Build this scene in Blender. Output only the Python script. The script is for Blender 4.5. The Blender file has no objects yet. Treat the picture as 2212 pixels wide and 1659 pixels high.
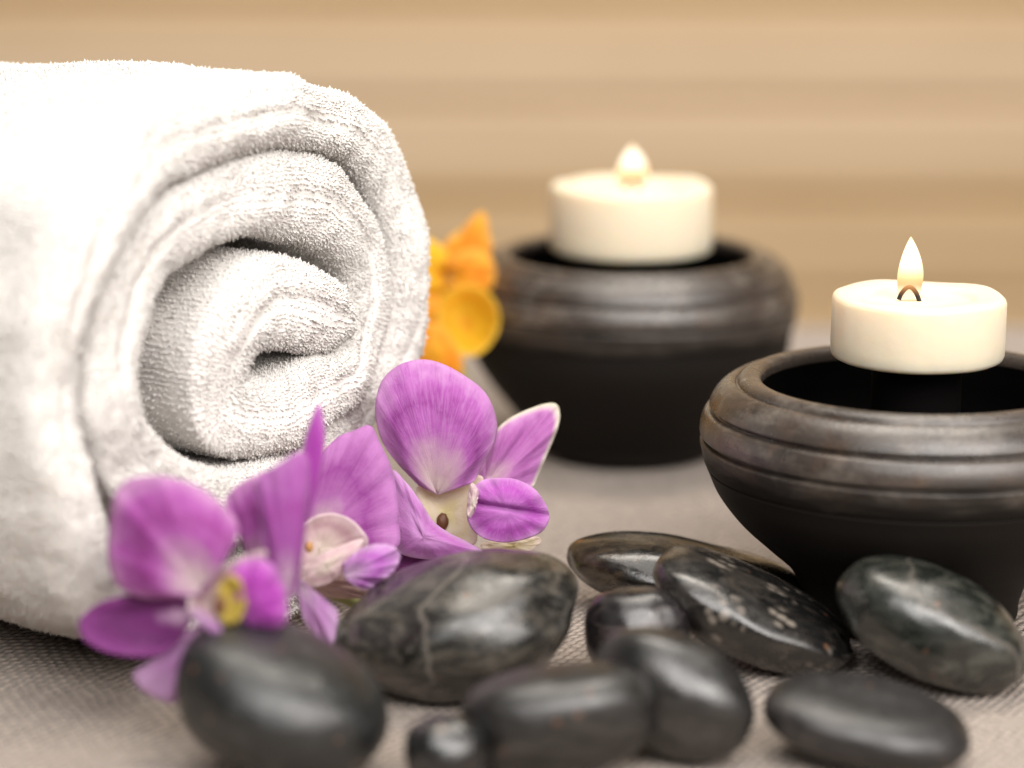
import bpy, math, random
import numpy as np
from mathutils import Vector, Matrix, noise, Euler
random.seed(7); rng = np.random.default_rng(7)
S = bpy.context.scene; COL = S.collection
R = math.radians

# ------------------------------------------------------------------ camera
PITCH = R(12.65); CH = 0.193; FPX = 5500.0
FWD = Vector((0, math.cos(PITCH), -math.sin(PITCH)))
UP = Vector((0, math.sin(PITCH), math.cos(PITCH)))
RT = Vector((1, 0, 0)); CAM = Vector((0, 0, CH))
def W(px, py, d):
    px, py, d = float(px), float(py), float(d)
    return CAM + d*(FWD + RT*((px-1106)/FPX) + UP*((829.5-py)/FPX))
def proj(p):
    v = Vector(p)-CAM; d = v.dot(FWD)
    return (1106+FPX*v.dot(RT)/d, 829.5-FPX*v.dot(UP)/d, d)
cd = bpy.data.cameras.new('camera'); cam = bpy.data.objects.new('camera', cd); COL.objects.link(cam)
cam.location = CAM; cam.rotation_euler = (math.pi/2-PITCH, 0, 0)
cd.sensor_width = 36; cd.lens = FPX/2212*36; cd.clip_start = 0.01; cd.clip_end = 30
cd.dof.use_dof = True; cd.dof.focus_distance = 0.612; cd.dof.aperture_fstop = 5.0
S.camera = cam

# ------------------------------------------------------------------ helpers
def tag(o, label=None, cat=None, group=None, kind=None):
    if label: o['label'] = label
    if cat: o['category'] = cat
    if group: o['group'] = group
    if kind: o['kind'] = kind
    return o
def empty(name, loc, rz=0):
    o = bpy.data.objects.new(name, None); COL.objects.link(o)
    o.location = loc; o.rotation_euler = (0, 0, rz); o.empty_display_size = .01
    return o
def meshobj(name, verts, faces, mat, parent=None, smooth=True, uvs=None):
    """verts in world coordinates; parented things keep world place"""
    me = bpy.data.meshes.new(name)
    off = Vector((0, 0, 0)); 
    o = bpy.data.objects.new(name, me)
    if parent is not None: off = parent_world(parent)
    vs = [(v[0]-off[0], v[1]-off[1], v[2]-off[2]) for v in verts]
    me.from_pydata(vs, [], faces)
    if smooth: me.polygons.foreach_set('use_smooth', [True]*len(me.polygons))
    if uvs is not None:
        uv = me.uv_layers.new(name='UVMap')
        li = np.zeros(len(me.loops), dtype=np.int32); me.loops.foreach_get('vertex_index', li)
        uv.data.foreach_set('uv', np.asarray(uvs, dtype=np.float32)[li].ravel())
    me.materials.append(mat); COL.objects.link(o)
    if parent is not None: o.parent = parent
    me.update()
    return o
def parent_world(p):
    v = Vector((0, 0, 0))
    while p is not None:
        v = v + p.location; p = p.parent
    return v
def catmull(pts, n, closed=False):
    P = np.array(pts, dtype=float); m = len(P)
    out = []
    segs = m if closed else m-1
    for i in range(n):
        t = i/(n if closed else n-1)*segs
        k = min(int(t), segs-1); f = t-k
        if closed: a, b, c, d = P[(k-1) % m], P[k % m], P[(k+1) % m], P[(k+2) % m]
        else:
            b, c = P[k], P[k+1]
            a = P[k-1] if k > 0 else 2*b-c
            d = P[k+2] if k+2 < m else 2*c-b
        out.append(.5*((2*b)+(-a+c)*f+(2*a-5*b+4*c-d)*f*f+(-a+3*b-3*c+d)*f**3))
    return np.array(out)

# ------------------------------------------------------------------ materials
class NT:
    def __init__(s, name):
        s.m = bpy.data.materials.new(name); s.m.use_nodes = True
        s.t = s.m.node_tree; s.t.nodes.clear()
        s.out = s.t.nodes.new('ShaderNodeOutputMaterial')
    def n(s, typ, **kw):
        nd = s.t.nodes.new(typ)
        for k, v in kw.items():
            if k.startswith('in_'):
                key = k[3:].replace('_', ' ')
                nd.inputs[key].default_value = v
            else: setattr(nd, k, v)
        return nd
    def l(s, a, b): s.t.links.new(a, b)
    def noise(s, scale, detail=3, rough=.5, vec=None, dist=0):
        nd = s.n('ShaderNodeTexNoise'); nd.inputs['Scale'].default_value = scale
        nd.inputs['Detail'].default_value = detail; nd.inputs['Roughness'].default_value = rough
        nd.inputs['Distortion'].default_value = dist
        if vec is not None: s.l(vec, nd.inputs['Vector'])
        return nd.outputs['Fac']
    def ramp(s, fac, stops, interp='LINEAR'):
        nd = s.n('ShaderNodeValToRGB'); cr = nd.color_ramp; cr.interpolation = interp
        while len(cr.elements) < len(stops): cr.elements.new(.5)
        for e, (p, c) in zip(cr.elements, stops):
            e.position = p; e.color = (c, c, c, 1) if isinstance(c, (int, float)) else (*c, 1)
        s.l(fac, nd.inputs['Fac']); return nd.outputs['Color']
    def mix(s, fac, a, b, mode='MIX'):
        nd = s.n('ShaderNodeMix', data_type='RGBA', blend_type=mode)
        for i, x in ((0, fac), (6, a), (7, b)):
            if hasattr(x, 'is_linked') or hasattr(x, 'links'): s.l(x, nd.inputs[i])
            elif isinstance(x, (int, float)): nd.inputs[i].default_value = x if i == 0 else (x, x, x, 1)
            else: nd.inputs[i].default_value = (*x, 1)
        return nd.outputs[2]
    def math(s, op, a, b=None, c=None):
        nd = s.n('ShaderNodeMath', operation=op)
        for i, x in enumerate((a, b, c)):
            if x is None: continue
            if isinstance(x, (int, float)): nd.inputs[i].default_value = x
            else: s.l(x, nd.inputs[i])
        return nd.outputs[0]
    def obj(s): return s.n('ShaderNodeTexCoord').outputs['Object']
    def uv(s): return s.n('ShaderNodeTexCoord').outputs['UV']
    def mapping(s, vec, scale=(1, 1, 1), rot=(0, 0, 0), loc=(0, 0, 0)):
        nd = s.n('ShaderNodeMapping'); nd.inputs['Scale'].default_value = scale
        nd.inputs['Rotation'].default_value = rot; nd.inputs['Location'].default_value = loc
        s.l(vec, nd.inputs['Vector']); return nd.outputs['Vector']
    def bump(s, h, strength=.3, dist=.001, prev=None):
        nd = s.n('ShaderNodeBump'); nd.inputs['Strength'].default_value = strength
        nd.inputs['Distance'].default_value = dist; s.l(h, nd.inputs['Height'])
        if prev is not None: s.l(prev, nd.inputs['Normal'])
        return nd.outputs['Normal']
    def principled(s, color, rough=.5, normal=None, **kw):
        b = s.n('ShaderNodeBsdfPrincipled')
        if hasattr(color, 'links'): s.l(color, b.inputs['Base Color'])
        else: b.inputs['Base Color'].default_value = (*color, 1)
        if hasattr(rough, 'links'): s.l(rough, b.inputs['Roughness'])
        else: b.inputs['Roughness'].default_value = rough
        if normal is not None: s.l(normal, b.inputs['Normal'])
        for k, v in kw.items():
            b.inputs[k].default_value = v
        return b
    def done(s, shader): s.l(shader, s.out.inputs['Surface']); return s.m

def mat_stone(name, dark, light, amount, rough, seed, vein=0.0, speck=0.0, tint=None, spec=.85):
    T = NT(name); v = T.mapping(T.obj(), loc=(seed*.37, seed*.21, seed*.13))
    n1 = T.noise(62, 7, .66, T.mapping(v, scale=(.8, 2.2, 2.2), rot=(.3, .4, seed)), 1.6)
    f = T.ramp(n1, [(.60-.12*amount, 0.0), (.63-.05*amount, .45), (.74, 1.0)])
    c = T.mix(f, dark, light)
    if tint: c = T.mix(T.ramp(T.noise(45, 3, .5, T.mapping(v, loc=(3, 1, 2))), [(.5, 0.), (.7, .8)]), c, tint)
    if vein:
        w = T.n('ShaderNodeTexWave', wave_type='BANDS'); w.inputs['Scale'].default_value = 9
        w.inputs['Distortion'].default_value = 16; w.inputs['Detail'].default_value = 5
        w.inputs['Detail Scale'].default_value = 1.3; T.l(v, w.inputs['Vector'])
        c = T.mix(T.math('MULTIPLY', T.ramp(w.outputs['Fac'], [(.985, 0.), (1, .8)]), vein), c, (.2, .18, .155))
    if speck:
        vo = T.n('ShaderNodeTexVoronoi'); vo.inputs['Scale'].default_value = 260
        T.l(T.mapping(v, scale=(1, 1.8, 1)), vo.inputs['Vector'])
        m = T.math('MULTIPLY', T.ramp(vo.outputs['Distance'], [(.28, 1.), (.5, 0.)]),
                   T.ramp(T.noise(120, 2, .5, v), [(.5, 0.), (.62, 1.)]))
        c = T.mix(T.math('MULTIPLY', m, speck), c, (.3, .26, .22))
    c = T.mix(T.ramp(T.noise(1500, 2, .6, v), [(.62, 0.), (.72, .35)]), c, light)
    # a few rusty flecks
    vr = T.n('ShaderNodeTexVoronoi'); vr.inputs['Scale'].default_value = 110; T.l(v, vr.inputs['Vector'])
    c = T.mix(T.ramp(vr.outputs['Distance'], [(.06, .7), (.11, 0.)]), c, (.22, .10, .055))
    ro = T.ramp(T.noise(260, 4, .6, v), [(.3, max(rough-.08, .05)), (.75, rough+.14)])
    nb = T.bump(T.noise(380, 5, .65, v), .22, .0006)
    nb = T.bump(T.noise(2600, 2, .5, v), .12, .0002, nb)
    return T.done(T.principled(T.mix(.30, c, 0.), ro, nb, **{'Specular IOR Level': spec}).outputs[0])

def mat_petal(name, deep, mid, pale, white, base_w=.22, edge=.55, trans=.4, veins=1.0, tip=None):
    T = NT(name); uv = T.uv(); sep = T.n('ShaderNodeSeparateXYZ'); T.l(uv, sep.inputs[0])
    u, v = sep.outputs[0], sep.outputs[1]
    patch = T.noise(2.6, 3, .6, T.mapping(T.obj(), scale=(60, 60, 60)))
    vv = T.math('ADD', v, T.math('MULTIPLY', T.math('SUBTRACT', patch, .5), .38))
    c = T.ramp(vv, [(0., white), (base_w*.6, white), (base_w+.3, mid), (.66, deep), (.84, mid), (1., pale)])
    # pale toward the petal's side margins
    sm = T.math('ABSOLUTE', T.math('SUBTRACT', u, .5))
    c = T.mix(T.math('MULTIPLY', T.ramp(sm, [(.25, 0.), (.5, 1.)]), edge), c, pale)
    vein = T.noise(1.0, 4, .65, T.mapping(uv, scale=(95, 4.5, 1)), .9)
    c = T.mix(T.math('MULTIPLY', T.ramp(vein, [(.42, 0.), (.66, 1.)]), .34*veins), c, pale)
    c = T.mix(T.math('MULTIPLY', T.ramp(vein, [(.3, 1.), (.45, 0.)]), .30*veins), c, deep)
    if tip is not None: c = T.mix(T.ramp(v, [(.90, 0.), (.99, .95)]), c, tip)
    nb = T.bump(vein, .35, .0006); nb = T.bump(T.noise(2200, 2, .5, T.obj()), .25, .0003, nb)
    b = T.principled(c, .5, nb, **{'Specular IOR Level': .3, 'Sheen Weight': .15})
    tr = T.n('ShaderNodeBsdfTranslucent'); T.l(c, tr.inputs['Color']); T.l(nb, tr.inputs['Normal'])
    mx = T.n('ShaderNodeMixShader'); mx.inputs[0].default_value = trans
    T.l(b.outputs[0], mx.inputs[1]); T.l(tr.outputs[0], mx.inputs[2])
    return T.done(mx.outputs[0])
def mat_plain(name, col, rough=.5, nscale=900, namt=.25, sss=0, **kw):
    T = NT(name)
    c = T.mix(T.math('MULTIPLY', T.noise(nscale, 3, .6, T.obj()), namt), col, tuple(x*.45 for x in col))
    b = T.principled(c, rough, T.bump(T.noise(nscale*1.5, 2, .5, T.obj()), .2, .0003), **kw)
    if sss:
        b.inputs['Subsurface Weight'].default_value = sss
        b.inputs['Subsurface Radius'].default_value = (1, .7, .45); b.inputs['Subsurface Scale'].default_value = .004
    return T.done(b.outputs[0])

# ------------------------------------------------------------------ setting: wall, table, cloth
def mat_wall():
    T = NT('pale wood boards'); o = T.obj(); sep = T.n('ShaderNodeSeparateXYZ'); T.l(o, sep.inputs[0])
    grain = T.noise(1, 5, .6, T.mapping(o, scale=(1.6, 1, 34)), .5)
    fine = T.noise(1, 4, .7, T.mapping(o, scale=(6, 1, 260)))
    z = T.math('ADD', sep.outputs[2], T.math('MULTIPLY', T.math('SUBTRACT', grain, .5), .018))
    f = T.math('DIVIDE', T.math('ADD', z, .18), .32)
    oc = (.52, .355, .18); pk = (.61, .45, .29); ml = (.603, .443, .281)
    c = T.ramp(f, [(0, oc), (.415, oc), (.47, pk), (.56, pk), (.60, ml), (.66, pk), (.74, ml), (.80, oc), (1, oc)])
    c = T.mix(T.math('MULTIPLY', T.ramp(grain, [(.4, 0.), (.65, 1.)]), .35), c, (.70, .54, .38))
    c = T.mix(T.math('MULTIPLY', T.ramp(fine, [(.5, 0.), (.7, 1.)]), .3), c, (.33, .21, .10))
    return T.done(T.principled(c, .6, T.bump(fine, .3, .001)).outputs[0])
def build_wall():
    vs = []; fs = []; Y = 1.62; zb = -.55; bh = .0625
    n = 19
    prof = []
    for i in range(n):
        z0 = zb+i*bh
        prof += [(Y+.006, z0), (Y+.006, z0+.0015), (Y+.001, z0+.004), (Y, z0+.008), (Y, z0+bh-.008), (Y+.001, z0+bh-.004), (Y+.006, z0+bh-.0015)]
    for (y, z) in prof: vs += [(-1.6, y, z), (1.6, y, z)]
    for i in range(len(prof)-1): fs.append((2*i, 2*i+1, 2*i+3, 2*i+2))
    k = len(vs); a, b = prof[0][1], prof[-1][1]
    vs += [(-1.6, Y+.03, a), (1.6, Y+.03, a), (1.6, Y+.03, b), (-1.6, Y+.03, b)]
    fs += [(k, k+3, k+2, k+1), (0, k, k+1, 1), (2*len(prof)-2, 2*len(prof)-1, k+2, k+3)]
    o = meshobj('wall', vs, fs, mat_wall(), smooth=False); tag(o, kind='structure')
build_wall()

def mat_cloth():
    T = NT('taupe woven cloth'); o = T.obj()
    wob = T.n('ShaderNodeTexNoise'); wob.inputs['Scale'].default_value = 60; T.l(o, wob.inputs['Vector'])
    add = T.n('ShaderNodeVectorMath', operation='SCALE'); T.l(wob.outputs['Color'], add.inputs[0]); add.inputs['Scale'].default_value = .0040
    ad2 = T.n('ShaderNodeVectorMath', operation='ADD'); T.l(o, ad2.inputs[0]); T.l(add.outputs[0], ad2.inputs[1])
    v = T.mapping(ad2.outputs[0], rot=(0, 0, R(32)))
    sp = T.n('ShaderNodeSeparateXYZ'); T.l(v, sp.inputs[0])
    P = 2*math.pi/.0044; Q = 2*math.pi/.0030
    a = T.math('SINE', T.math('MULTIPLY', sp.outputs[0], P))
    ph = T.math('MULTIPLY', T.math('SIGN', a), math.pi/2)
    b = T.math('SINE', T.math('ADD', T.math('MULTIPLY', sp.outputs[1], Q), ph))
    h = T.math('ADD', T.math('MULTIPLY', T.math('ABSOLUTE', a), .75), T.math('MULTIPLY', b, .32))
    fib = T.noise(1, 3, .6, T.mapping(v, scale=(2600, 700, 1000)))
    h2 = T.math('ADD', h, T.math('MULTIPLY', fib, .5))
    big = T.noise(24, 4, .55, o)
    c = T.ramp(h2, [(.0, (.12, .09, .07)), (.5, (.40, .325, .27)), (1.0, (.59, .495, .42))])
    c = T.mix(T.math('MULTIPLY', big, .3), c, (.38, .315, .27))
    c = T.mix(T.math('MULTIPLY', T.ramp(T.noise(420, 4, .75, o), [(.42, 1.), (.56, 0.)]), .5), c, (.22, .17, .14))
    nb = T.bump(h2, 1.0, .0012)
    return T.done(T.principled(c, .85, nb, **{'Specular IOR Level': .15, 'Sheen Weight': .25}).outputs[0])
def build_table():
    # slab
    x0, x1, y0, y1 = -.75, .75, .15, .965
    vs = [(x, y, z) for z in (-.034, -.004) for (x, y) in ((x0, y0), (x1, y0), (x1, y1), (x0, y1))]
    fs = [(3, 2, 1, 0), (4, 5, 6, 7), (0, 1, 5, 4), (1, 2, 6, 5), (2, 3, 7, 6), (3, 0, 4, 7)]
    t = meshobj('table', vs, fs, mat_plain('dark table wood', (.12, .075, .045), .45), smooth=False)
    tag(t, kind='structure')
    # cloth: gently uneven sheet that rolls over the far edge
    NX, NY = 260, 260
    vs = []; fs = []
    for j in range(NY+1):
        for i in range(NX+1):
            x = -.74+1.48*i/NX
            q = j/NY*1.02
            if q < .80: y = .16+q; z = 0
            else:
                a = min((q-.80)/.012, math.pi/2); rr = .012
                y = .96+rr*math.sin(a); z = -rr*(1-math.cos(a))
                ex = q-.80-rr*math.pi/2
                if ex > 0: z -= ex; y += .004*math.sin(x*60)*min(ex*20, 1)
            if q < .78:
                z += .0007*noise.noise(Vector((x*18, y*18, 3)))+.0004*noise.noise(Vector((x*60, y*60, 8)))-.0006
            vs.append((x, y, z))
    for j in range(NY):
        for i in range(NX):
            a = j*(NX+1)+i; fs.append((a, a+1, a+NX+2, a+NX+1))
    c = meshobj('tablecloth', vs, fs, mat_cloth())
    m = c.modifiers.new('s', 'SOLIDIFY'); m.thickness = .0015; m.offset = -1
    tag(c, 'taupe coarsely woven cloth spread flat under the stones, bowls and towel', 'cloth')
build_table()

# ------------------------------------------------------------------ candle bowls
def mat_bowl(seed):
    T = NT('dark worn pottery'); o = T.obj(); sep = T.n('ShaderNodeSeparateXYZ'); T.l(o, sep.inputs[0])
    v = T.mapping(o, loc=(seed, seed, 0))
    n1 = T.noise(55, 5, .6, T.mapping(v, scale=(.7, .7, 3.2)), .6)
    z = sep.outputs[2]
    # shoulder wear and its brighter light above the third groove; shade painted dark below
    wear_shade_z = T.ramp(T.math('ADD', T.math('DIVIDE', z, .06), T.math('MULTIPLY', T.math('SUBTRACT', n1, .5), .15)), [(.66, 0.), (.80, 1.)])
    c = T.mix(T.math('MULTIPLY', wear_shade_z, T.ramp(n1, [(.34, .25), (.64, 1.)])), (.010, .008, .0065), (.065, .050, .041))
    c = T.mix(T.math('MULTIPLY', wear_shade_z, T.ramp(T.noise(80, 4, .6, T.mapping(v, loc=(4, 2, 7))), [(.56, 0.), (.70, .45)])), c, (.10, .052, .026))
    c = T.mix(T.math('MULTIPLY', wear_shade_z, T.ramp(T.noise(75, 6, .75, T.mapping(v, loc=(1, 5, 3), scale=(1, 1, 1.6))), [(.50, 0.), (.66, .55)])), c, (.19, .165, .14))
    lines = T.noise(1, 4, .7, T.mapping(v, scale=(25, 25, 2600)))
    nb = T.bump(lines, .25, .0004); nb = T.bump(T.noise(1500, 3, .6, v), .3, .0004, nb)
    ro = T.mix(wear_shade_z, .62, T.ramp(T.noise(200, 3, .6, v), [(.3, .22), (.7, .38)]))
    b = T.principled(c, ro, nb)
    T.l(T.math('MULTIPLY_ADD', wear_shade_z, .75, .12), b.inputs['Specular IOR Level'])
    return T.done(b.outputs[0])
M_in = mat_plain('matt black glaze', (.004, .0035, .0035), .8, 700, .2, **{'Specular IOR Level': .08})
def lathe(prof, cen, n=160):
    vs = []; fs = []; m = len(prof)
    for (r, z) in prof:
        for k in range(n):
            a = 2*math.pi*k/n; vs.append((cen[0]+r*math.cos(a), cen[1]+r*math.sin(a), cen[2]+z))
    for i in range(m-1):
        for k in range(n):
            k2 = (k+1) % n; fs.append((i*n+k, i*n+k2, (i+1)*n+k2, (i+1)*n+k))
    return vs, fs
def groove(prof, idx): pass
def make_bowl(cx, label, px, py_rim, depth, H=.0595, ped_top=.0048, seed=1, rs=1.0, full=False):
    c = W(px, py_rim, depth); H = c.z
    root = empty('candle_bowl', (c.x, c.y, 0))
    tag(root, label, 'candle holder', 'dark round candle bowls')
    k = H/.0595
    ctrl = [(0.0, 0), (.0235, 0), (.0262, .0015), (.0268, .006), (.0295, .0125), (.036, .0185), (.0425, .0245), (.0475, .031), (.0500, .0365)]
    if full: ctrl = [(0, 0), (.0262, 0), (.0288, .0015), (.0308, .0055), (.0362, .012), (.0420, .0190), (.0470, .0258), (.0495, .0312), (.0502, .0365)]
    lo = catmull([(r*100, z*100) for r, z in ctrl[1:]], 60)/100
    prof = [(0, .0002)]+[tuple(p) for p in lo]
    # shoulder with grooves: (r, z) points, doubled at creases
    sh = [(.0503, .0371), (.0499, .0374), (.0505, .0377), (.0513, .0398), (.0518, .0425), (.0520, .0436), (.0517, .0441), (.0508, .0444), (.0507, .0448), (.0514, .0451), (.0520, .0456), (.0521, .0464),
          (.0519, .0482), (.0513, .0500), (.0508, .0508), (.0501, .0511), (.0491, .0512), (.0489, .0516), (.0494, .0520), (.0498, .0525), (.0496, .0532),
          (.0489, .0546), (.0475, .0563), (.0458, .0575), (.0446, .0580), (.0438, .0579), (.0434, .0575), (.0430, .0577), (.0428, .0583),
          (.0422, .0590), (.0412, .0595), (.0400, .0597), (.0388, .0595), (.0379, .0591), (.0374, .0584)]
    sh = catmull([(r*100, z*100) for r, z in sh], 220)/100
    prof += [tuple(p) for p in sh]
    prof = [(r*rs, z*k) for r, z in prof]
    body = prof+[(.0373, .0575*k), (.0373, .0565*k)]
    vs, fs = lathe(body, (c.x, c.y, 0))
    meshobj('bowl', vs, fs, mat_bowl(seed), root)
    inn = [(.0373, .0565*k), (.039, .052*k), (.0415, .044*k), (.041, .034*k), (.034, .024*k), (.022, .018*k), (0.0, .016*k)]
    inn = [tuple(p) for p in catmull(inn, 50)]; inn[-1] = (0.0, .016*k)
    inn = [(r, z-.0002) for r, z in inn]
    vs, fs = lathe(inn, (c.x, c.y, 0)); fs = [f[::-1] for f in fs]
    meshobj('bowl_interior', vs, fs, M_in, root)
    top = H+ped_top
    pd = [(.013, .0165*k), (.0115, .020*k), (.0108, .03*k), (.0108, top-.003), (.0125, top-.0012), (.0128, top-.0002), (0, top-.0001)]
    vs, fs = lathe(pd, (c.x, c.y, 0), 64)
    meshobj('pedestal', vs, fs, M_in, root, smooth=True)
    return root, (c.x, c.y, top)

def mat_wax():
    T = NT('cream wax'); o = T.obj(); sep = T.n('ShaderNodeSeparateXYZ'); T.l(o, sep.inputs[0])
    n1 = T.noise(120, 3, .5, o)
    c = T.mix(T.math('MULTIPLY', n1, .3), (.79, .70, .54), (.73, .63, .45))
    b = T.principled(c, .42, T.bump(T.noise(300, 4, .5, o), .22, .0007), **{'Specular IOR Level': .4})
    b.inputs['Subsurface Weight'].default_value = .85
    b.inputs['Subsurface Radius'].default_value = (1, .72, .42); b.inputs['Subsurface Scale'].default_value = .006
    return T.done(b.outputs[0])
M_wax = mat_wax(); M_wick = mat_plain('charred wick', (.012, .01, .009), .8, 3000, .4)
def mat_flame():
    T = NT('flame'); uv = T.uv(); sep = T.n('ShaderNodeSeparateXYZ'); T.l(uv, sep.inputs[0])
    v = sep.outputs[1]
    col = T.ramp(v, [(0, (.85, .34, .10)), (.18, (1., .46, .17)), (.38, (1., .66, .32)), (.58, (1., .90, .68)), (.8, (1., .93, .74)), (1, (1., .78, .42))])
    st = T.ramp(v, [(0, .45), (.18, .6), (.4, 1.), (1, 1.)])
    lw = T.n('ShaderNodeLayerWeight'); lw.inputs['Blend'].default_value = .35
    e = T.n('ShaderNodeEmission'); T.l(T.mix(T.ramp(lw.outputs['Facing'], [(.45, 0.), (.95, 1.)]), col, (1., .55, .22)), e.inputs['Color'])
    T.l(T.math('MULTIPLY', st, 1.9), e.inputs['Strength'])
    tr = T.n('ShaderNodeBsdfTransparent')
    al = T.math('MULTIPLY', T.ramp(v, [(0, 0.), (.08, .25), (.2, .7), (.36, 1.), (1, 1.)]), T.ramp(lw.outputs['Facing'], [(.55, 1.), (1., .15)]))
    mx = T.n('ShaderNodeMixShader'); T.l(al, mx.inputs[0]); T.l(tr.outputs[0], mx.inputs[1]); T.l(e.outputs[0], mx.inputs[2])
    return T.done(mx.outputs[0])
M_flame = mat_flame()
def tube(pts, r, n=10, cap=True):
    P = [Vector(p) for p in pts]; vs = []; fs = []
    up = Vector((0, 1, 0))
    for i, p in enumerate(P):
        t = (P[min(i+1, len(P)-1)]-P[max(i-1, 0)]).normalized()
        a = t.cross(up).normalized(); b = t.cross(a).normalized()
        rr = r[i] if hasattr(r, '__len__') else r
        for k in range(n):
            an = 2*math.pi*k/n; q = p+a*(rr*math.cos(an))+b*(rr*math.sin(an)); vs.append(tuple(q))
    for i in range(len(P)-1):
        for k in range(n):
            k2 = (k+1) % n; fs.append((i*n+k, i*n+k2, (i+1)*n+k2, (i+1)*n+k))
    if cap: fs.append(tuple(range(n))[::-1]); fs.append(tuple(range((len(P)-1)*n, len(P)*n)))
    return vs, fs
def make_candle(loc, rad, h, label, flame_h, flame_w, dip=.0016, shift=0.0):
    x, y, z = loc
    root = empty('candle', (x, y, z)); tag(root, label, 'candle', 'lit cream candles in the bowls')
    pr = [(0, .0002), (rad-.0012, .0002), (rad-.0004, .0006), (rad-.0001, .0014), (rad, .004), (rad, h-.0016), (rad-.0003, h-.0008), (rad-.0009, h-.0002), (rad-.0018, h)]
    pool = rad*.60
    pr += [(rad-.0035, h-.0001), (pool+.0020, h-.0003), (pool+.0006, h-.0007), (pool, h-dip), (pool-.0008, h-dip-.0003), (pool*.6, h-dip-.0002), (.0012, h-dip-.0001), (0, h-dip)]
    vs, fs = lathe(pr, (0, 0, 0), 128)
    w = []
    for (a, b, c2) in vs:
        d = .00022*noise.noise(Vector((a*90, b*90, c2*90)))+.0001*noise.noise(Vector((a*400, b*400, c2*300)))
        rr = math.hypot(a, b)
        if rr > 1e-5: s = 1+d/max(rr, .004); a *= s; b *= s
        if c2 > h*.6: c2 += .0007*noise.noise(Vector((a*70+5, b*70, 2)))*(1 if rr > pool+.001 else .2)
        w.append((x+a, y+b, z+c2))
    meshobj('wax', w, fs, M_wax, root)
    t = z+h-dip; x += shift
    hw = .0024
    pts = catmull([(x-hw, y-.0005, t+.0002), (x-hw*.75, y-.0005, t+.0017), (x-hw*.2, y, t+.0030), (x+hw*.25, y, t+.0030), (x+hw*.7, y-.0004, t+.0018), (x+hw*1.05, y-.001, t-.0002)], 24)
    vs, fs = tube(pts, .00055)
    meshobj('wick', vs, fs, M_wick, root)
    # flame: closed teardrop
    N = 40; n = 32; vs = []; uvs = []; fs = []
    fz = t+.0012
    for i in range(N+1):
        u = i/N
        r = flame_w/2*(.84+.16*math.sin(u/.28*math.pi/2) if u < .28 else max(math.cos((u-.28)/.72*math.pi/2), 0)**.85)
        
        for k in range(n):
            a = 2*math.pi*k/n
            vs.append((x+r*math.cos(a)+.0003*math.sin(u*3), y+r*math.sin(a), fz+u*flame_h)); uvs.append((k/n, u))
    for i in range(N):
        for k in range(n):
            k2 = (k+1) % n; fs.append((i*n+k, i*n+k2, (i+1)*n+k2, (i+1)*n+k))
    meshobj('flame', vs, fs, M_flame, root, uvs=uvs)
    ld = bpy.data.lights.new('candle_light', 'POINT'); ld.energy = .012; ld.color = (1, .76, .5); ld.shadow_soft_size = .003
    lo = bpy.data.objects.new('candle_light', ld); COL.objects.link(lo); lo.location = (shift, 0, h-dip+.003+flame_h*.55); lo.parent = root
    return root
b1, top1 = make_bowl(0, 'larger-looking front dark pottery bowl with worn grey grooved shoulder, cut by the right edge', 1980, 815, .615, ped_top=.0048, seed=1.3)
make_candle(top1, .0208, .0158, 'sharp cream candle with black arched wick and pointed flame in the front right bowl', .0142, .0062, shift=-.0026)
b2, top2 = make_bowl(0, 'blurred dark bowl standing farther back behind the purple orchids beside orange flowers', 1363, 545, .779, ped_top=.0006, seed=4.1, rs=.986, full=True)
make_candle(top2, .0247, .0205, 'blurred cream candle with round soft flame in the rear bowl', .0122, .0092)

# ------------------------------------------------------------------ stones
STONES = []
def stone(label, px, py, a, b, c, yaw=0, pitch=0, roll=0, egg=0, n=2.3, seed=0, mat=None, depth=None, lump=.05, flat=0, belly=1.0):
    a, b, c = a/100, b/100, c/100
    import bmesh
    bm = bmesh.new(); bmesh.ops.create_icosphere(bm, subdivisions=6, radius=1)
    rot = Euler((R(pitch), R(roll), R(yaw)), 'YXZ').to_matrix()
    vs = []
    for v in bm.verts:
        d = v.co.normalized()
        r = (abs(d.x)**n+abs(d.y)**n+abs(d.z)**n)**(-1/n)
        p = d*r
        s = 1+egg*p.x
        p = Vector((p.x, p.y*s, p.z*(1+egg*.6*p.x)))
        q = 1+lump*noise.noise(d*1.3+Vector((seed*3.1, seed, 0)))*1.6+lump*.35*noise.noise(d*3+Vector((seed, 0, seed)))
        if flat and p.z > 0: p.z = p.z*(1-flat*max(0, 1-(p.x*p.x+p.y*p.y)))
        if p.z < 0: p.z *= belly
        vs.append(rot@Vector((p.x*a*q, p.y*b*q, p.z*c*q)))
    faces = [[v.index for v in f.verts] for f in bm.faces]; bm.free()
    mz = min(v.z for v in vs)
    if depth is None:
        t = (829.5-py)/FPX
        depth = ((-mz-.0004)-CH)/(-math.sin(PITCH)+t*math.cos(PITCH))
    cen = W(px, py, depth)
    o = meshobj('massage_stone', [v for v in vs], faces, mat)
    o.location = cen
    tag(o, label, 'stone', 'smooth dark massage stones')
    pj = [proj(cen+v) for v in vs]
    print('STONE %-34s d=%.3f x %d-%d y %d-%d minz %.2fcm' % (label[:34], depth, min(p[0] for p in pj), max(p[0] for p in pj), min(p[1] for p in pj), max(p[1] for p in pj), (cen.z+mz)*100))
    return o
blk = (.012, .012, .012); 
stone('plain charcoal egg-shaped stone lowest and leftmost, in front of the left orchid', 612, 1512, 2.25, 1.9, 1.5, yaw=-20, roll=20, egg=-.08, n=2.1, seed=1, mat=mat_stone('stone matt charcoal', (.010, .011, .011), (.05, .05, .048), .5, .40, 1), lump=.03, flat=.2)
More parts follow.
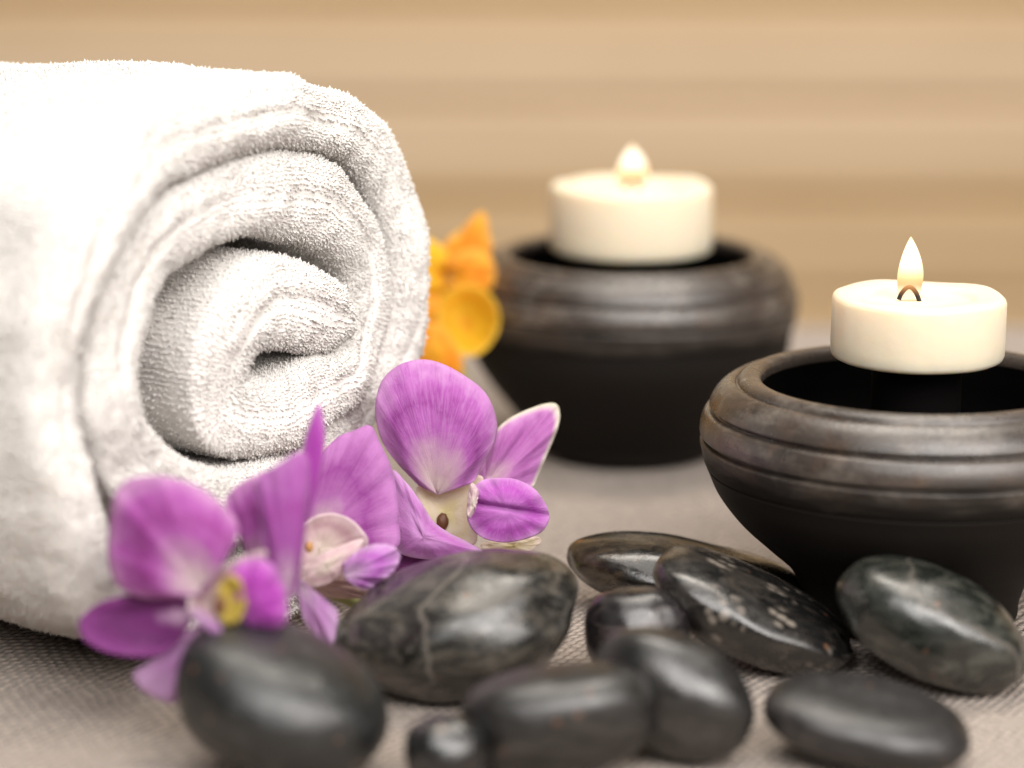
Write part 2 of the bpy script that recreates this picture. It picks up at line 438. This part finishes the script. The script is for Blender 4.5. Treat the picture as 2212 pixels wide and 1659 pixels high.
stone('large grey-brown stone with a pale vein, touching the purple orchids', 985, 1350, 2.72, 2.2, 1.5, yaw=6, roll=-13, egg=.08, n=2.2, seed=2, mat=mat_stone('stone veined grey', (.011, .0105, .009), (.17, .152, .125), 1.2, .30, 2, vein=.8, spec=.85), lump=.07)
stone('long low glossy black-brown stone farthest back, under the tilted speckled stone', 1480, 1243, 2.95, 1.5, .82, yaw=-8, roll=7, n=2.3, seed=3, mat=mat_stone('stone banded brown', (.010, .009, .008), (.085, .062, .04), .7, .20, 3, tint=(.06, .035, .017), spec=.8), lump=.05)
stone('flat tilted stone with pale speckled top leaning between the others', 1630, 1305, 2.45, 1.7, .55, yaw=-6, roll=25, pitch=4, n=2.4, seed=4, depth=.588, mat=mat_stone('stone speckled', (.010, .010, .010), (.085, .072, .06), 1.0, .25, 4, speck=.9), lump=.04, belly=2.1)
stone('greenish-grey oval stone at the right edge below the front bowl', 2012, 1345, 2.3, 1.5, 1.18, yaw=-16, roll=24, n=2.2, seed=5, mat=mat_stone('stone green grey', (.013, .016, .013), (.12, .12, .10), 1.1, .27, 5, vein=.6, spec=.95), lump=.05)
stone('small domed dark stone tucked behind the shiny middle stone', 1375, 1368, 1.2, 1.0, 1.1, n=2.2, seed=6, mat=mat_stone('stone striped', (.011, .009, .010), (.09, .07, .068), .9, .28, 6, vein=.9))
stone('shiny grey stone in the middle of the pile with a broad white highlight', 1452, 1500, 1.8, 1.05, 1.25, yaw=-20, roll=22, n=2.2, seed=7, mat=mat_stone('stone glossy grey', (.012, .0115, .011), (.065, .058, .053), .9, .31, 7, spec=.95), lump=.03)
stone('brownish dark stone in front at the bottom centre of the photo', 1207, 1545, 2.0, 1.15, 1.2, yaw=5, roll=-6, n=2.25, seed=8, mat=mat_stone('stone brown dark', (.011, .010, .0095), (.055, .049, .044), .9, .36, 8), lump=.03, flat=.2)
stone('smallest stone, half hidden at the lower left of the bottom centre stone', 962, 1628, .85, .8, .78, n=2.3, seed=9, mat=mat_stone('stone small black', blk, (.05, .048, .044), .6, .26, 9))
stone('thin flat disc-like stone lying alone at the lower right on the cloth', 1872, 1558, 2.15, 1.5, .78, yaw=-10, roll=9, pitch=6, n=2.2, seed=10, mat=mat_stone('stone disc grey', (.011, .0105, .011), (.06, .05, .047), .9, .40, 10), lump=.03, flat=.25)


# ------------------------------------------------------------------ towel
def mat_towel():
    T = NT('white terry cotton'); o = T.obj()
    c = T.mix(T.math('MULTIPLY', T.noise(60, 3, .5, o), .4), (.925, .893, .858), (.905, .87, .83))
    nb = T.bump(T.noise(1400, 3, .6, o), .5, .0006)
    b = T.principled(c, .95, nb, **{'Specular IOR Level': .1, 'Sheen Weight': .3})
    tr = T.n('ShaderNodeBsdfTranslucent'); T.l(c, tr.inputs['Color'])
    mx = T.n('ShaderNodeMixShader'); mx.inputs[0].default_value = .10
    T.l(b.outputs[0], mx.inputs[1]); T.l(tr.outputs[0], mx.inputs[2])
    return T.done(mx.outputs[0])
def build_towel():
    th = R(56); cen = W(503, 775, .600); cen.z = .0672
    A = Vector((math.sin(th), -math.cos(th), 0))     # outward face normal
    U = Vector((math.cos(th), math.sin(th), 0))
    # path from the core outward: (u, z, thickness, protrusion) in cm
    P = [(3.7, .55, 1.0, .15), (2.7, .95, 1.8, .25), (1.4, 1.25, 2.2, .3), (.1, 1.2, 2.1, .3), (-.85, .3, 1.9, .25), (-.95, -.95, 1.8, .25), (.2, -1.4, 1.9, .3), (1.7, -1.1, 2.0, .3),
         (3.4, -.7, 1.8, .2), (4.7, .7, 1.6, .1), (4.5, 2.4, 1.8, .05), (2.9, 3.6, 2.0, .0), (.6, 3.85, 2.0, .0), (-2.0, 3.3, 1.8, .05), (-3.8, 2.1, 1.6, .1),
         (-4.6, .2, 1.6, .2), (-4.5, -1.3, 1.6, .25), (-3.5, -2.4, 1.8, .35), (-1.9, -3.15, 1.8, .35), (-.1, -3.25, 1.6, .2), (2.4, -2.8, 1.7, .1), (4.9, -1.5, 1.5, .0), (6.2, .4, 1.5, .0),
         (6.1, 2.7, 1.5, .0), (4.5, 4.75, 1.6, .0), (.9, 5.65, 1.75, .05), (-2.8, 5.2, 1.7, .1), (-5.2, 3.8, 1.6, .1), (-6.4, .5, 1.6, .15), (-6.1, -2.8, 1.4, .3), (-4.4, -4.9, 1.4, .35),
         (-.8, -5.9, 1.4, .2), (2.7, -5.1, 1.3, .1), (4.9, -3.7, 1.0, .0)]
    # the roll was wound a little crooked: its inner turns sag towards the far side
    P = [(u_*1.025, (z_-.10*u_*(1 if k_ < 20 else max(0, 1-(k_-19)/4)))*1.01, t_, w_) for k_, (u_, z_, t_, w_) in enumerate(P)]
    rough = catmull(P, 3000)
    seg = np.hypot(np.diff(rough[:, 0]), np.diff(rough[:, 1])); L = np.concatenate([[0], np.cumsum(seg)])
    st = .085; ns = int(L[-1]/st)
    ss = np.linspace(0, L[-1], ns)
    X = np.stack([np.interp(ss, L, rough[:, i]) for i in range(4)], 1)
    T = np.gradient(X[:, :2], axis=0); T /= np.linalg.norm(T, axis=1)[:, None]
    Nn = np.stack([-T[:, 1], T[:, 0]], 1)
    # travelling counter-clockwise from the core, the left normal points inward -> flip to outward
    Nn = -Nn
    hh = X[:, 2]/2
    endf = np.clip(np.minimum(ss/.8, (L[-1]-ss)/.8), 0.02, 1)**.5
    hh = hh*endf
    LB = 4.0
    # cross section samples (distance based)
    qs = []
    k = int(LB/st)
    for i in range(k): qs.append((1.0, -LB*(1-i/k), 0))
    na = 34
    for i in range(na+1):
        f = math.pi*i/na; qs.append((math.copysign(abs(math.cos(f))**.72, math.cos(f)), 0, abs(math.sin(f))**.80))
    for i in range(1, k+1): qs.append((-1.0, -LB*i/k, 0))
    qs = np.array(qs); nq = len(qs)
    rax = (.62+.30*np.clip((ss-L[-1]*.66)/6, 0, 1))[:, None]
    # extra creases: ridges inside each layer's lip
    pts = np.zeros((ns, nq, 3))
    ny = qs[None, :, 0]; ax = qs[None, :, 1]+qs[None, :, 2]*rax*(1+.25*np.sin(ss[:, None]*.8))
    du = np.broadcast_to(ny*hh[:, None], (ns, nq)).copy(); w = ax+X[:, 3][:, None]
    lip = np.clip(qs[:, 2], 0, 1)[None, :]
    # sub-layers: the towel is folded double, so a shallow valley wanders along each lip
    sgrid = ss[:, None]
    cr = .12*np.sin(sgrid*.35+1)+.1*np.sin(sgrid*.9)
    groove = np.exp(-((ny-cr)/.13)**2)*lip*(.09+.06*np.sin(sgrid*.55))
    groove2 = np.exp(-((ny-.55-cr*.5)/.09)**2)*lip*.03
    w = w-groove-groove2
    fade = 1.0
    wr = np.zeros((ns, nq)); wa = np.zeros((ns, nq))
    for i in range(ns):
        for j in range(nq):
            s_, n_, w_ = ss[i], ny[0, j]*hh[i], w[i, j]
            px_, pz_ = X[i, 0]+Nn[i, 0]*n_, X[i, 1]+Nn[i, 1]*n_
            v = Vector((px_*.55, pz_*.55, w_*.35))
            wr[i, j] = .20*noise.noise(v)+.05*noise.noise(Vector((px_*1.7, pz_*1.7, w_*.9)))
            wa[i, j] = .28*noise.noise(v+Vector((9, 4, 2)))+.07*noise.noise(Vector((px_*2.1+3, pz_*2.1, 1.0)))
    du2 = du+wr
    w2 = w+wa*lip
    uu = X[:, 0][:, None]+Nn[:, 0][:, None]*du2
    zz = X[:, 1][:, None]+Nn[:, 1][:, None]*du2
    G1 = np.stack([uu, zz, w2], 2)
    # body: continues the outer turn backward; only the last full turn
    ang = np.unwrap(np.arctan2(X[:, 1], X[:, 0])); last = np.where(np.abs(ang[-1]-ang) < 2*math.pi+.25)[0]; i0 = last[0]
    nb = int(12.5/.1)
    G2 = np.zeros((ns-i0, nb+1, 3))
    for jj in range(nb+1):
        back = jj*.1; G2[:, jj, :] = G1[i0:, 0, :]
        G2[:, jj, 2] = G1[i0:, 0, 2]-back
        for ii in range(ns-i0):
            p = G1[i0+ii, 0]; f = min(back/1.5, 1)
            d = f*(.16*noise.noise(Vector((p[0]*.3, p[1]*.3, (p[2]-back)*.22)))+.05*noise.noise(Vector((p[0]*.9, p[1]*.9, (p[2]-back)*.6))))
            G2[ii, jj, 0] += Nn[i0+ii, 0]*d; G2[ii, jj, 1] += Nn[i0+ii, 1]*d
        tp = 1-.0035*back; G2[:, jj, 0] *= tp; G2[:, jj, 1] = (G2[:, jj, 1]+6.7)*tp-6.7
    Uv, Av, C = np.array(U), np.array(A), np.array(cen)
    allv = []; allf = []; off = 0
    tv = []; tf = []
    def world(G): 
        Wd = C[None, None, :]+(G[..., 0:1]*Uv+G[..., 2:3]*Av)*.01; Wd[..., 2] += G[..., 1]*.01
        Wd[..., 2] = np.maximum(Wd[..., 2], .0006)
        return Wd
    def quads(a, b, off):
        i = np.arange(a-1)[:, None]*b+np.arange(b-1)[None, :]
        return (np.stack([i, i+1, i+b+1, i+b], -1).reshape(-1, 4)+off)
    tufts_base = []; tufts_n = []
    for G, dens in ((G1, 1.0), (G2, 1.0)):
        Wd = world(G); a, b, _ = Wd.shape
        allv.append(Wd.reshape(-1, 3)); allf.append(quads(a, b, off)); off += a*b
        ds = np.gradient(Wd, axis=0); dq = np.gradient(Wd, axis=1)
        nn = np.cross(dq, ds)*(1 if G is G1 else -1); ln = np.linalg.norm(nn, axis=2, keepdims=True); nn = nn/np.maximum(ln, 1e-12)
        bi = np.array(Wd)
        jit = rng.uniform(-.2, .2, (a, b, 2))
        bi = bi+ds*jit[..., 0:1]+dq*jit[..., 1:2]
        tufts_base.append(bi.reshape(-1, 3)); tufts_n.append(nn.reshape(-1, 3))
    V = np.concatenate(allv); F = np.concatenate(allf)
    B = np.concatenate(tufts_base); NN = np.concatenate(tufts_n)
    # make normals point outward of the sheet: check a sample on outer side
    mid = G1.shape[0]//2*G1.shape[1]+3
    outdir = (Uv*Nn[G1.shape[0]//2, 0]+np.array((0, 0, 1))*Nn[G1.shape[0]//2, 1])
    if np.dot(NN[mid], outdir) < 0: NN = -NN
    keep = B[:, 2] > .0015
    B, NN = B[keep], NN[keep]; m = len(B)
    # tiny bent loops of pile, modelled as slim three-sided tufts
    lean = rng.normal(0, .26, (m, 3)); D = NN+lean; D /= np.linalg.norm(D, axis=1)[:, None]
    ln = rng.uniform(.0004, .00075, (m, 1)); wd = .00036
    ref = rng.normal(0, 1, (m, 3)); a1 = np.cross(D, ref); a1 /= np.linalg.norm(a1, axis=1)[:, None]; a2 = np.cross(D, a1)
    r3 = [B+wd*(a1*math.cos(t)+a2*math.sin(t))-NN*.0002 for t in (0, 2.094, 4.189)]
    bend = rng.normal(0, .0003, (m, 3))
    r3b = [B+D*ln*.6+wd*.9*(a1*math.cos(t)+a2*math.sin(t))+bend*.3 for t in (.5, 2.594, 4.689)]
    tipv = B+D*ln+bend
    TV = np.stack(r3+r3b+[tipv], 1).reshape(-1, 3)
    base = (np.arange(m)*7+len(V))[:, None]
    tris = np.array([(0, 1, 4), (0, 4, 3), (1, 2, 5), (1, 5, 4), (2, 0, 3), (2, 3, 5), (3, 4, 6), (4, 5, 6), (5, 3, 6)])
    TF = (base[:, :, None]+tris[None]).reshape(-1, 3)
    me = bpy.data.meshes.new('rolled_towel')
    AV = np.concatenate([V, TV]).astype(np.float32)
    o = bpy.data.objects.new('rolled_towel', me)
    org = np.array((cen.x, cen.y, 0), dtype=np.float32); AV = AV-org; o.location = (cen.x, cen.y, 0)
    nl = len(F)*4+len(TF)*3; npoly = len(F)+len(TF)
    me.vertices.add(len(AV)); me.vertices.foreach_set('co', AV.ravel())
    me.loops.add(nl); me.polygons.add(npoly)
    me.loops.foreach_set('vertex_index', np.concatenate([F.ravel(), TF.ravel()]).astype(np.int32))
    starts = np.concatenate([np.arange(len(F))*4, len(F)*4+np.arange(len(TF))*3]).astype(np.int32)
    me.polygons.foreach_set('loop_start', starts)
    me.polygons.foreach_set('use_smooth', np.ones(npoly, dtype=bool))
    me.update(calc_edges=True); me.validate()
    me.materials.append(mat_towel()); COL.objects.link(o)
    tag(o, 'thick white terry towel rolled up, its spiral end facing the orchids', 'towel')
    print('TOWEL tufts', m, 'verts', len(AV))
build_towel()

# ------------------------------------------------------------------ flowers
def petal(name, parent, mat, base, outline, d, bulge=.3, closed=False, nr=18, nt=72, ruffle=.05, groove=None, thick=.00035, seed=0, fold=None, power=1.0):
    """base & outline in picture pixels at distance d (m) with dz offsets in cm; swells towards the viewer by bulge cm"""
    bp = W(base[0], base[1], d+(base[2] if len(base) > 2 else 0)/100)
    out = catmull([(p[0], p[1], p[2] if len(p) > 2 else 0) for p in outline], nt, closed)
    vs = []; uvs = []; fs = []
    n = len(out)
    for j, (x, y, dz) in enumerate(out):
        ow = W(x, y, d+dz/100); u = j/(n-1) if not closed else j/n
        for i in range(nr+1):
            r = .012+.988*(i/nr)
            q = bp.lerp(ow, r)
            prof = math.sin(math.pi*min(r, 1)**power)
            amt = bulge*prof*((math.sin(math.pi*u)**.6) if not closed else 1)
            if closed: amt = bulge*(1-r*r)
            amt += ruffle*r*r*(math.sin(u*19+seed)+.6*math.sin(u*43+seed*2)+.35*math.sin(u*88+seed*3))+.05*noise.noise(Vector((u*5+seed, r*3, seed)))
            if groove is not None:
                g = 0
                for (gx, gy, hx, hy, wdt, dep) in groove:
                    pj = proj(q); L2 = (hx-gx)**2+(hy-gy)**2
                    t = max(0, min(1, ((pj[0]-gx)*(hx-gx)+(pj[1]-gy)*(hy-gy))/L2))
                    dd = math.hypot(pj[0]-gx-t*(hx-gx), pj[1]-gy-t*(hy-gy)); g += dep*math.exp(-(dd/wdt)**2)
                amt -= g
            vs.append(q-(q-CAM).normalized()*amt/100); uvs.append((u, r))
    for j in range(n-1 if not closed else n):
        j2 = (j+1) % n
        for i in range(nr):
            a, b = j*(nr+1)+i, j2*(nr+1)+i; fs.append((a, a+1, b+1, b))
    # close the small hub
    if closed: fs.append(tuple(j*(nr+1) for j in range(n)))
    o = meshobj(name, vs, fs, mat, parent, uvs=uvs)
    m = o.modifiers.new('t', 'SOLIDIFY'); m.thickness = thick; m.offset = 0
    return o
def blob(name, parent, mat, px, py, d, rx, ry, rz, roll=0):
    import bmesh
    bm = bmesh.new(); bmesh.ops.create_icosphere(bm, subdivisions=4, radius=1)
    c = W(px, py, d); k = d/FPX; ca, sa = math.cos(R(roll)), math.sin(R(roll))
    vs = []
    for v in bm.verts:
        x, y, z = v.co.x*rx*k, v.co.z*ry*k, v.co.y*rz*k
        s = 1+.08*noise.noise(v.co*2)
        vs.append(c+(RT*(x*ca-y*sa)+UP*(x*sa+y*ca)+FWD*z)*s)
    fs = [[v.index for v in f.verts] for f in bm.faces]; bm.free()
    return meshobj(name, vs, fs, mat, parent)
DEEP = (.34, .045, .33); MID = (.50, .13, .50); PALE = (.68, .35, .68); WH = (.82, .70, .66)
M_pet = mat_petal('orchid petal', DEEP, MID, PALE, WH)
M_petL = mat_petal('orchid petal left', (.33, .035, .29), (.46, .10, .44), (.64, .33, .60), (.80, .68, .68), edge=.55, base_w=.2, veins=.7)
M_deep = mat_petal('orchid sepal deep', (.11, .010, .10), (.17, .022, .16), (.24, .05, .23), (.66, .45, .62), base_w=.08, edge=.1, trans=.2)  # deep purple, darkened further for shade cast by the petal above
M_lip = mat_petal('orchid lip', (.42, .03, .42), (.50, .07, .50), (.62, .24, .62), (.68, .35, .66), base_w=.0, edge=.3)
M_pale = mat_petal('orchid pale', (.76, .55, .60), (.80, .64, .64), (.82, .66, .70), (.84, .76, .66), edge=.3, veins=.4)
M_pink = mat_petal('orchid pink', (.58, .27, .60), (.62, .36, .64), (.70, .46, .72), (.76, .60, .70), base_w=.1, edge=.3, veins=.6)
M_tip = mat_petal('orchid petal tipped', (.42, .10, .40), (.52, .17, .50), (.66, .36, .66), WH, base_w=.1, tip=(.80, .80, .62))
M_cream = mat_petal('orchid throat', (.84, .74, .52), (.86, .78, .62), (.84, .70, .62), (.84, .76, .42), edge=.1, veins=.2)
M_yel = mat_plain('olive yellow column', (.42, .31, .055), .5, 500, .4, sss=.2)
M_brn = mat_plain('brown anther', (.13, .045, .014), .5, 900, .4)
M_stem = mat_plain('pale green stem', (.45, .47, .18), .5, 500, .3)

def stemtube(parent, p0, p1, r, mat=None, name='stem'):
    a, b = Vector(p0), Vector(p1)
    mid = (a+b)/2+Vector((.002, 0, .002))
    vs, fs = tube(catmull([tuple(a), tuple(mid), tuple(b)], 14), r, 12)
    return meshobj(name, vs, fs, mat or M_stem, parent)

# --- left orchid (nearest, blurred)
dA = .533
c = W(455, 1300, dA); fa = empty('orchid', (c.x, c.y, 0))
tag(fa, 'leftmost purple orchid bloom, blurred, with olive-yellow centre, leaning on the towel', 'flower', 'purple orchid blooms')
petal('petal', fa, M_petL, (440, 1278), [(425, 1272), (480, 1215), (508, 1170), (512, 1130), (480, 1090), (430, 1052), (370, 1032), (320, 1028, .1), (270, 1040, .2), (245, 1075, .2), (236, 1130, .3), (232, 1190, .3), (240, 1240, .3), (262, 1272, .2), (310, 1290, .1), (360, 1292), (425, 1290)], dA-.004, .5, seed=1)
petal('sepal', fa, M_deep, (418, 1325), [(405, 1295), (340, 1283, .2), (270, 1286, .4), (215, 1303, .5), (178, 1330, .6), (169, 1355, .5), (185, 1385, .4), (230, 1408, .2), (290, 1419, .1), (340, 1416), (378, 1395), (410, 1350)], dA-.003, -.15, seed=2, ruffle=.02)
petal('sepal', fa, M_pink, (472, 1345), [(440, 1342), (400, 1370), (350, 1412), (310, 1440), (286, 1460), (308, 1492, .1), (345, 1512, .1), (380, 1517, .1), (402, 1480), (440, 1430), (482, 1378)], dA+.001, .25, seed=3)
petal('petal', fa, M_petL, (565, 1245), [(535, 1205), (512, 1140), (488, 1085), (502, 1058), (540, 1033), (590, 1020), (610, 1100), (595, 1210)], dA+.014, .3, seed=4)
petal('petal', fa, mat_petal('orchid petal dorsal', (.36, .05, .34), (.42, .10, .42), (.52, .20, .52), (.74, .58, .66), base_w=.1, edge=.5), (625, 1295), [(592, 1255), (568, 1180), (562, 1110), (550, 1055), (560, 1033), (600, 1003), (657, 976), (667, 1040), (662, 1120), (653, 1200), (640, 1285)], dA+.004, .35, seed=5)
petal('sepal', fa, M_lip, (658, 1120), [(649, 1090), (650, 1010), (662, 940), (686, 874), (696, 892), (701, 940), (695, 1000), (682, 1060), (668, 1105)], dA+.016, .12, seed=6, ruffle=.0)
petal('lip', fa, M_lip, (515, 1330), [(492, 1240), (520, 1214), (560, 1205), (592, 1225), (614, 1270), (620, 1325), (612, 1350), (555, 1365)], dA-.010, .35, seed=7)
petal('lip_hood', fa, M_pale, (470, 1300), [(405, 1312), (425, 1275), (450, 1245), (480, 1226), (520, 1205), (575, 1190), (560, 1212), (520, 1232), (508, 1270), (500, 1335), (450, 1345), (420, 1330)], dA-.005, -.5, closed=True, seed=8)
petal('lip_tongue', fa, M_pink, (413, 1324), [(411, 1314), (440, 1326), (475, 1352), (485, 1370), (470, 1376), (445, 1362), (418, 1338)], dA-.014, .2, seed=9)
cy = petal('column', fa, M_yel, (498, 1298), [(470, 1300), (478, 1262), (500, 1243), (522, 1262), (530, 1300), (517, 1336), (494, 1350), (474, 1332)], dA-.013, -.25, closed=True, seed=40, thick=.0008)
blob('anther', fa, M_brn, 474, 1308, dA-.0185, 15, 22, 9)
stemtube(fa, W(560, 1330, dA+.01), (c.x+.012, c.y+.014, .003), .0018)

# --- middle orchid
dB = .585
c = W(690, 1210, dB); fb = empty('orchid', (c.x, c.y, 0))
tag(fb, 'middle orchid bloom with pale pink cup, squeezed between its two neighbours', 'flower', 'purple orchid blooms')
petal('petal', fb, mat_petal('orchid petal middle', (.34, .05, .33), (.50, .17, .49), (.60, .26, .60), (.80, .66, .68), base_w=.12, edge=.25, veins=.6), (668, 1170), [(655, 1110), (668, 1050), (690, 990, .1), (728, 946, .2), (765, 930, .2), (800, 920, .3), (822, 960, .3), (845, 1010, .3), (858, 1070, .2), (862, 1130, .1), (858, 1182), (790, 1185), (730, 1175)], dB+.014, .35, seed=11)
petal('petal', fb, M_pale, (655, 1120), [(645, 1140), (648, 1060), (672, 990), (720, 960), (730, 1010), (705, 1080), (680, 1140)], dB+.020, .2, seed=12)
petal('lip', fb, M_pale, (690, 1185), [(648, 1160), (668, 1124), (710, 1109), (750, 1118), (780, 1143), (795, 1174), (768, 1200), (720, 1240), (680, 1255), (652, 1235)], dB-.002, -.35, closed=True, seed=13)
petal('lip_fold', fb, M_pale, (705, 1222), [(648, 1232), (690, 1200), (740, 1178), (784, 1164), (772, 1192), (738, 1238), (704, 1262), (662, 1268), (648, 1254)], dB-.006, .25, closed=True, seed=17)
petal('sepal', fb, mat_petal('orchid underside beige', (.60, .42, .38), (.66, .50, .44), (.70, .52, .48), (.70, .58, .48), edge=.2, veins=.5), (655, 1252), [(650, 1232), (700, 1232), (745, 1238), (790, 1262), (815, 1285), (770, 1292), (700, 1290), (660, 1280)], dB+.004, .2, seed=14)
petal('lip_tip', fb, mat_petal('orchid lip tip', (.50, .10, .55), (.60, .28, .64), (.74, .48, .76), (.80, .62, .80), base_w=.1), (742, 1243), [(742, 1215), (788, 1182), (838, 1177), (864, 1196), (852, 1232), (820, 1256), (790, 1274), (752, 1256)], dB-.008, .35, seed=15, ruffle=.1)
petal('sepal', fb, M_pink, (646, 1252), [(635, 1250), (660, 1262), (698, 1298), (728, 1320), (726, 1360), (716, 1392), (688, 1378), (660, 1345), (644, 1300)], dB-.022, .2, seed=16)
blob('anther', fb, mat_plain('ochre anther', (.5, .25, .08), .5), 668, 1182, dB-.010, 9, 12, 8)
stemtube(fb, W(700, 1270, dB+.008), (c.x+.012, c.y+.012, .003), .0018)

# --- right orchid (sharp)
dC = .617
c = W(975, 1140, dC); fc = empty('orchid', (c.x, c.y, 0))
tag(fc, 'rightmost orchid bloom in sharp focus with a large upright petal and cream throat', 'flower', 'purple orchid blooms')
petal('petal', fc, M_pet, (945, 1068), [(905, 1048), (862, 1003), (827, 955), (812, 900), (815, 850), (833, 812), (868, 786), (910, 777), (952, 785), (1000, 810), (1045, 845), (1067, 888), (1073, 930), (1060, 970), (1038, 1010), (1022, 1040), (985, 1052)], dC+.002, .55, seed=21, nr=28, nt=110)
petal('petal', fc, M_tip, (1048, 1060), [(1028, 1035, .1), (1050, 985, .2), (1072, 932, .4), (1100, 905, .5), (1140, 885, .7), (1182, 872, .8), (1204, 876, .9), (1209, 905, .8), (1198, 942, .6), (1180, 985, .4), (1162, 1028, .3), (1148, 1052, .2), (1100, 1060, .1)], dC+.012, .35, seed=22, nr=28, nt=100, groove=[(1060, 1030, 1160, 905, 8, .12)])
petal('petal', fc, mat_petal('orchid petal lower', (.50, .15, .50), (.56, .24, .57), (.66, .38, .68), (.64, .30, .63), base_w=.0, edge=.3), (915, 1160), [(845, 1018, .3), (872, 1036, .1), (905, 1080), (935, 1126), (970, 1152), (1010, 1172), (1045, 1197), (990, 1206), (930, 1208), (885, 1202), (862, 1190), (850, 1150), (843, 1090, .1)], dC-.006, .35, closed=True, seed=23, nr=24, nt=90)
petal('throat', fc, M_cream, (962, 1110), [(900, 1052), (935, 1046), (985, 1032), (1040, 1028), (1040, 1060), (1026, 1090), (1024, 1120), (1030, 1168), (1000, 1185), (960, 1175), (925, 1135), (908, 1090)], dC+.005, -.15, closed=True, seed=24, ruffle=.0)
blob('anther', fc, M_brn, 956, 1127, dC+.0055, 13, 19, 9)
petal('lip', fc, mat_petal('orchid side lobe', (.50, .08, .52), (.56, .16, .58), (.68, .34, .70), (.60, .22, .62), base_w=.0, edge=.15), (1095, 1105), [(1014, 1072), (1038, 1040), (1080, 1033), (1120, 1038), (1160, 1062), (1186, 1110, .2), (1172, 1146), (1130, 1165), (1080, 1171), (1035, 1157), (1010, 1122)], dC-.008, .22, closed=True, seed=25, ruffle=.08, nr=24, nt=90, groove=[(1020, 1085, 1185, 1112, 6, .22)])
petal('lip_edge', fc, M_pale, (1022, 1090), [(1018, 1045), (1032, 1060), (1030, 1085), (1024, 1105), (1012, 1118), (1010, 1090)], dC-.013, .1, closed=True, seed=26, ruffle=.08)
petal('sepal', fc, M_deep, (960, 1215), [(845, 1188), (930, 1200), (1010, 1200), (1060, 1188), (1110, 1196), (1060, 1240), (950, 1262), (860, 1250), (800, 1238)], dC+.000, .2, closed=True, seed=27)
petal('sepal', fc, M_cream, (1110, 1180), [(1040, 1175), (1100, 1165), (1160, 1160), (1165, 1175), (1130, 1195), (1060, 1200)], dC+.006, .1, closed=True, seed=28)
stemtube(fc, W(985, 1200, dC+.008), (c.x+.02, c.y+.02, .003), .0018)

# --- orange flowers behind the towel
dO = .765
M_or = mat_petal('orange petal', (.93, .36, .015), (.95, .47, .03), (.96, .60, .10), (.94, .56, .02), base_w=.1, edge=.3, veins=.4, trans=.5)
M_ye = mat_petal('yellow petal', (.94, .58, .015), (.96, .64, .03), (.96, .70, .09), (.92, .48, .015), base_w=.1, edge=.3, veins=.4, trans=.5)
c = W(960, 640, dO); fo = empty('orange_flower', (c.x, c.y, 0))
tag(fo, 'upper blurred orange bloom with a pointed petal, between towel and rear bowl', 'flower', 'orange blooms behind the towel')
petal('petal', fo, M_or, (985, 600), [(945, 560), (965, 520), (1000, 492), (1030, 462), (1048, 462), (1056, 500), (1062, 545), (1040, 590)], dO, .4, seed=31)
petal('petal', fo, M_ye, (965, 600), [(975, 620), (935, 640), (890, 640), (860, 590), (880, 535), (920, 515), (960, 540), (975, 575)], dO-.004, .4, seed=32)
petal('petal', fo, M_or, (975, 600), [(960, 560), (1010, 540), (1050, 545), (1070, 580), (1066, 620), (1035, 640), (990, 635), (965, 620)], dO-.008, .5, seed=33)
petal('petal', fo, M_ye, (960, 620), [(990, 610), (1000, 660), (970, 690), (920, 700), (890, 660), (920, 620)], dO-.002, .4, seed=34)
blob('flower_centre', fo, mat_plain('orange heart', (.82, .26, .012), .6), 1015, 605, dO-.010, 24, 20, 12)
stemtube(fo, W(960, 650, dO+.008), (c.x, c.y+.01, .003), .0022)
c = W(990, 720, dO-.015); fo2 = empty('orange_flower', (c.x, c.y, 0))
tag(fo2, 'lower blurred yellow-orange bloom, cup shaped, just above the sharp orchid', 'flower', 'orange blooms behind the towel')
petal('petal', fo2, M_ye, (1005, 700), [(955, 640), (1000, 618), (1045, 625), (1075, 665), (1075, 715), (1045, 758), (1005, 768), (970, 740), (945, 700)], dO-.016, -.7, closed=True, seed=35)
petal('petal', fo2, M_or, (940, 760), [(885, 740), (915, 700), (950, 705), (985, 745), (1000, 790), (985, 830), (930, 830), (880, 800)], dO-.02, .5, closed=True, seed=36)
petal('petal', fo2, M_or, (930, 680), [(890, 650), (930, 640), (965, 660), (960, 700), (930, 725), (890, 715)], dO-.010, .3, closed=True, seed=37)
stemtube(fo2, W(985, 780, dO-.008), (c.x, c.y+.005, .003), .0022)

# ------------------------------------------------------------------ light
def area(name, loc, target, sx, sy, energy, color):
    ld = bpy.data.lights.new(name, 'AREA'); ld.shape = 'RECTANGLE'; ld.size = sx; ld.size_y = sy
    ld.energy = energy; ld.color = color
    o = bpy.data.objects.new(name, ld); COL.objects.link(o); o.location = loc
    o.rotation_euler = (Vector(target)-Vector(loc)).to_track_quat('-Z', 'Y').to_euler()
    return o
area('window_light', (.14, -.32, .86), (.02, .60, .02), 1.15, .70, 18, (1, .97, .94))
area('ceiling_light', (.1, .55, 1.25), (0, .65, 0), 1.0, .8, 7.5, (1, .95, .89))
area('wall_fill', (.1, .9, 1.1), (.05, 1.62, -.02), .8, .4, 10.5, (1, .92, .81))  # unseen lamp added only to brighten the boards behind
area('front_fill', (.80, -.35, .72), (-.05, .6, .05), 1.1, .8, 14, (1, .94, .89))  # unseen fill from front right, added to brighten the towel's spiral end
w = bpy.data.worlds.new('World'); S.world = w; w.use_nodes = True
bg = w.node_tree.nodes['Background']; bg.inputs[0].default_value = (1, .93, .86, 1); bg.inputs[1].default_value = .07
S.view_settings.view_transform = 'Standard'; S.view_settings.look = 'None'; S.view_settings.exposure = 0; S.view_settings.gamma = 1
S.render.resolution_x = 1024; S.render.resolution_y = 768
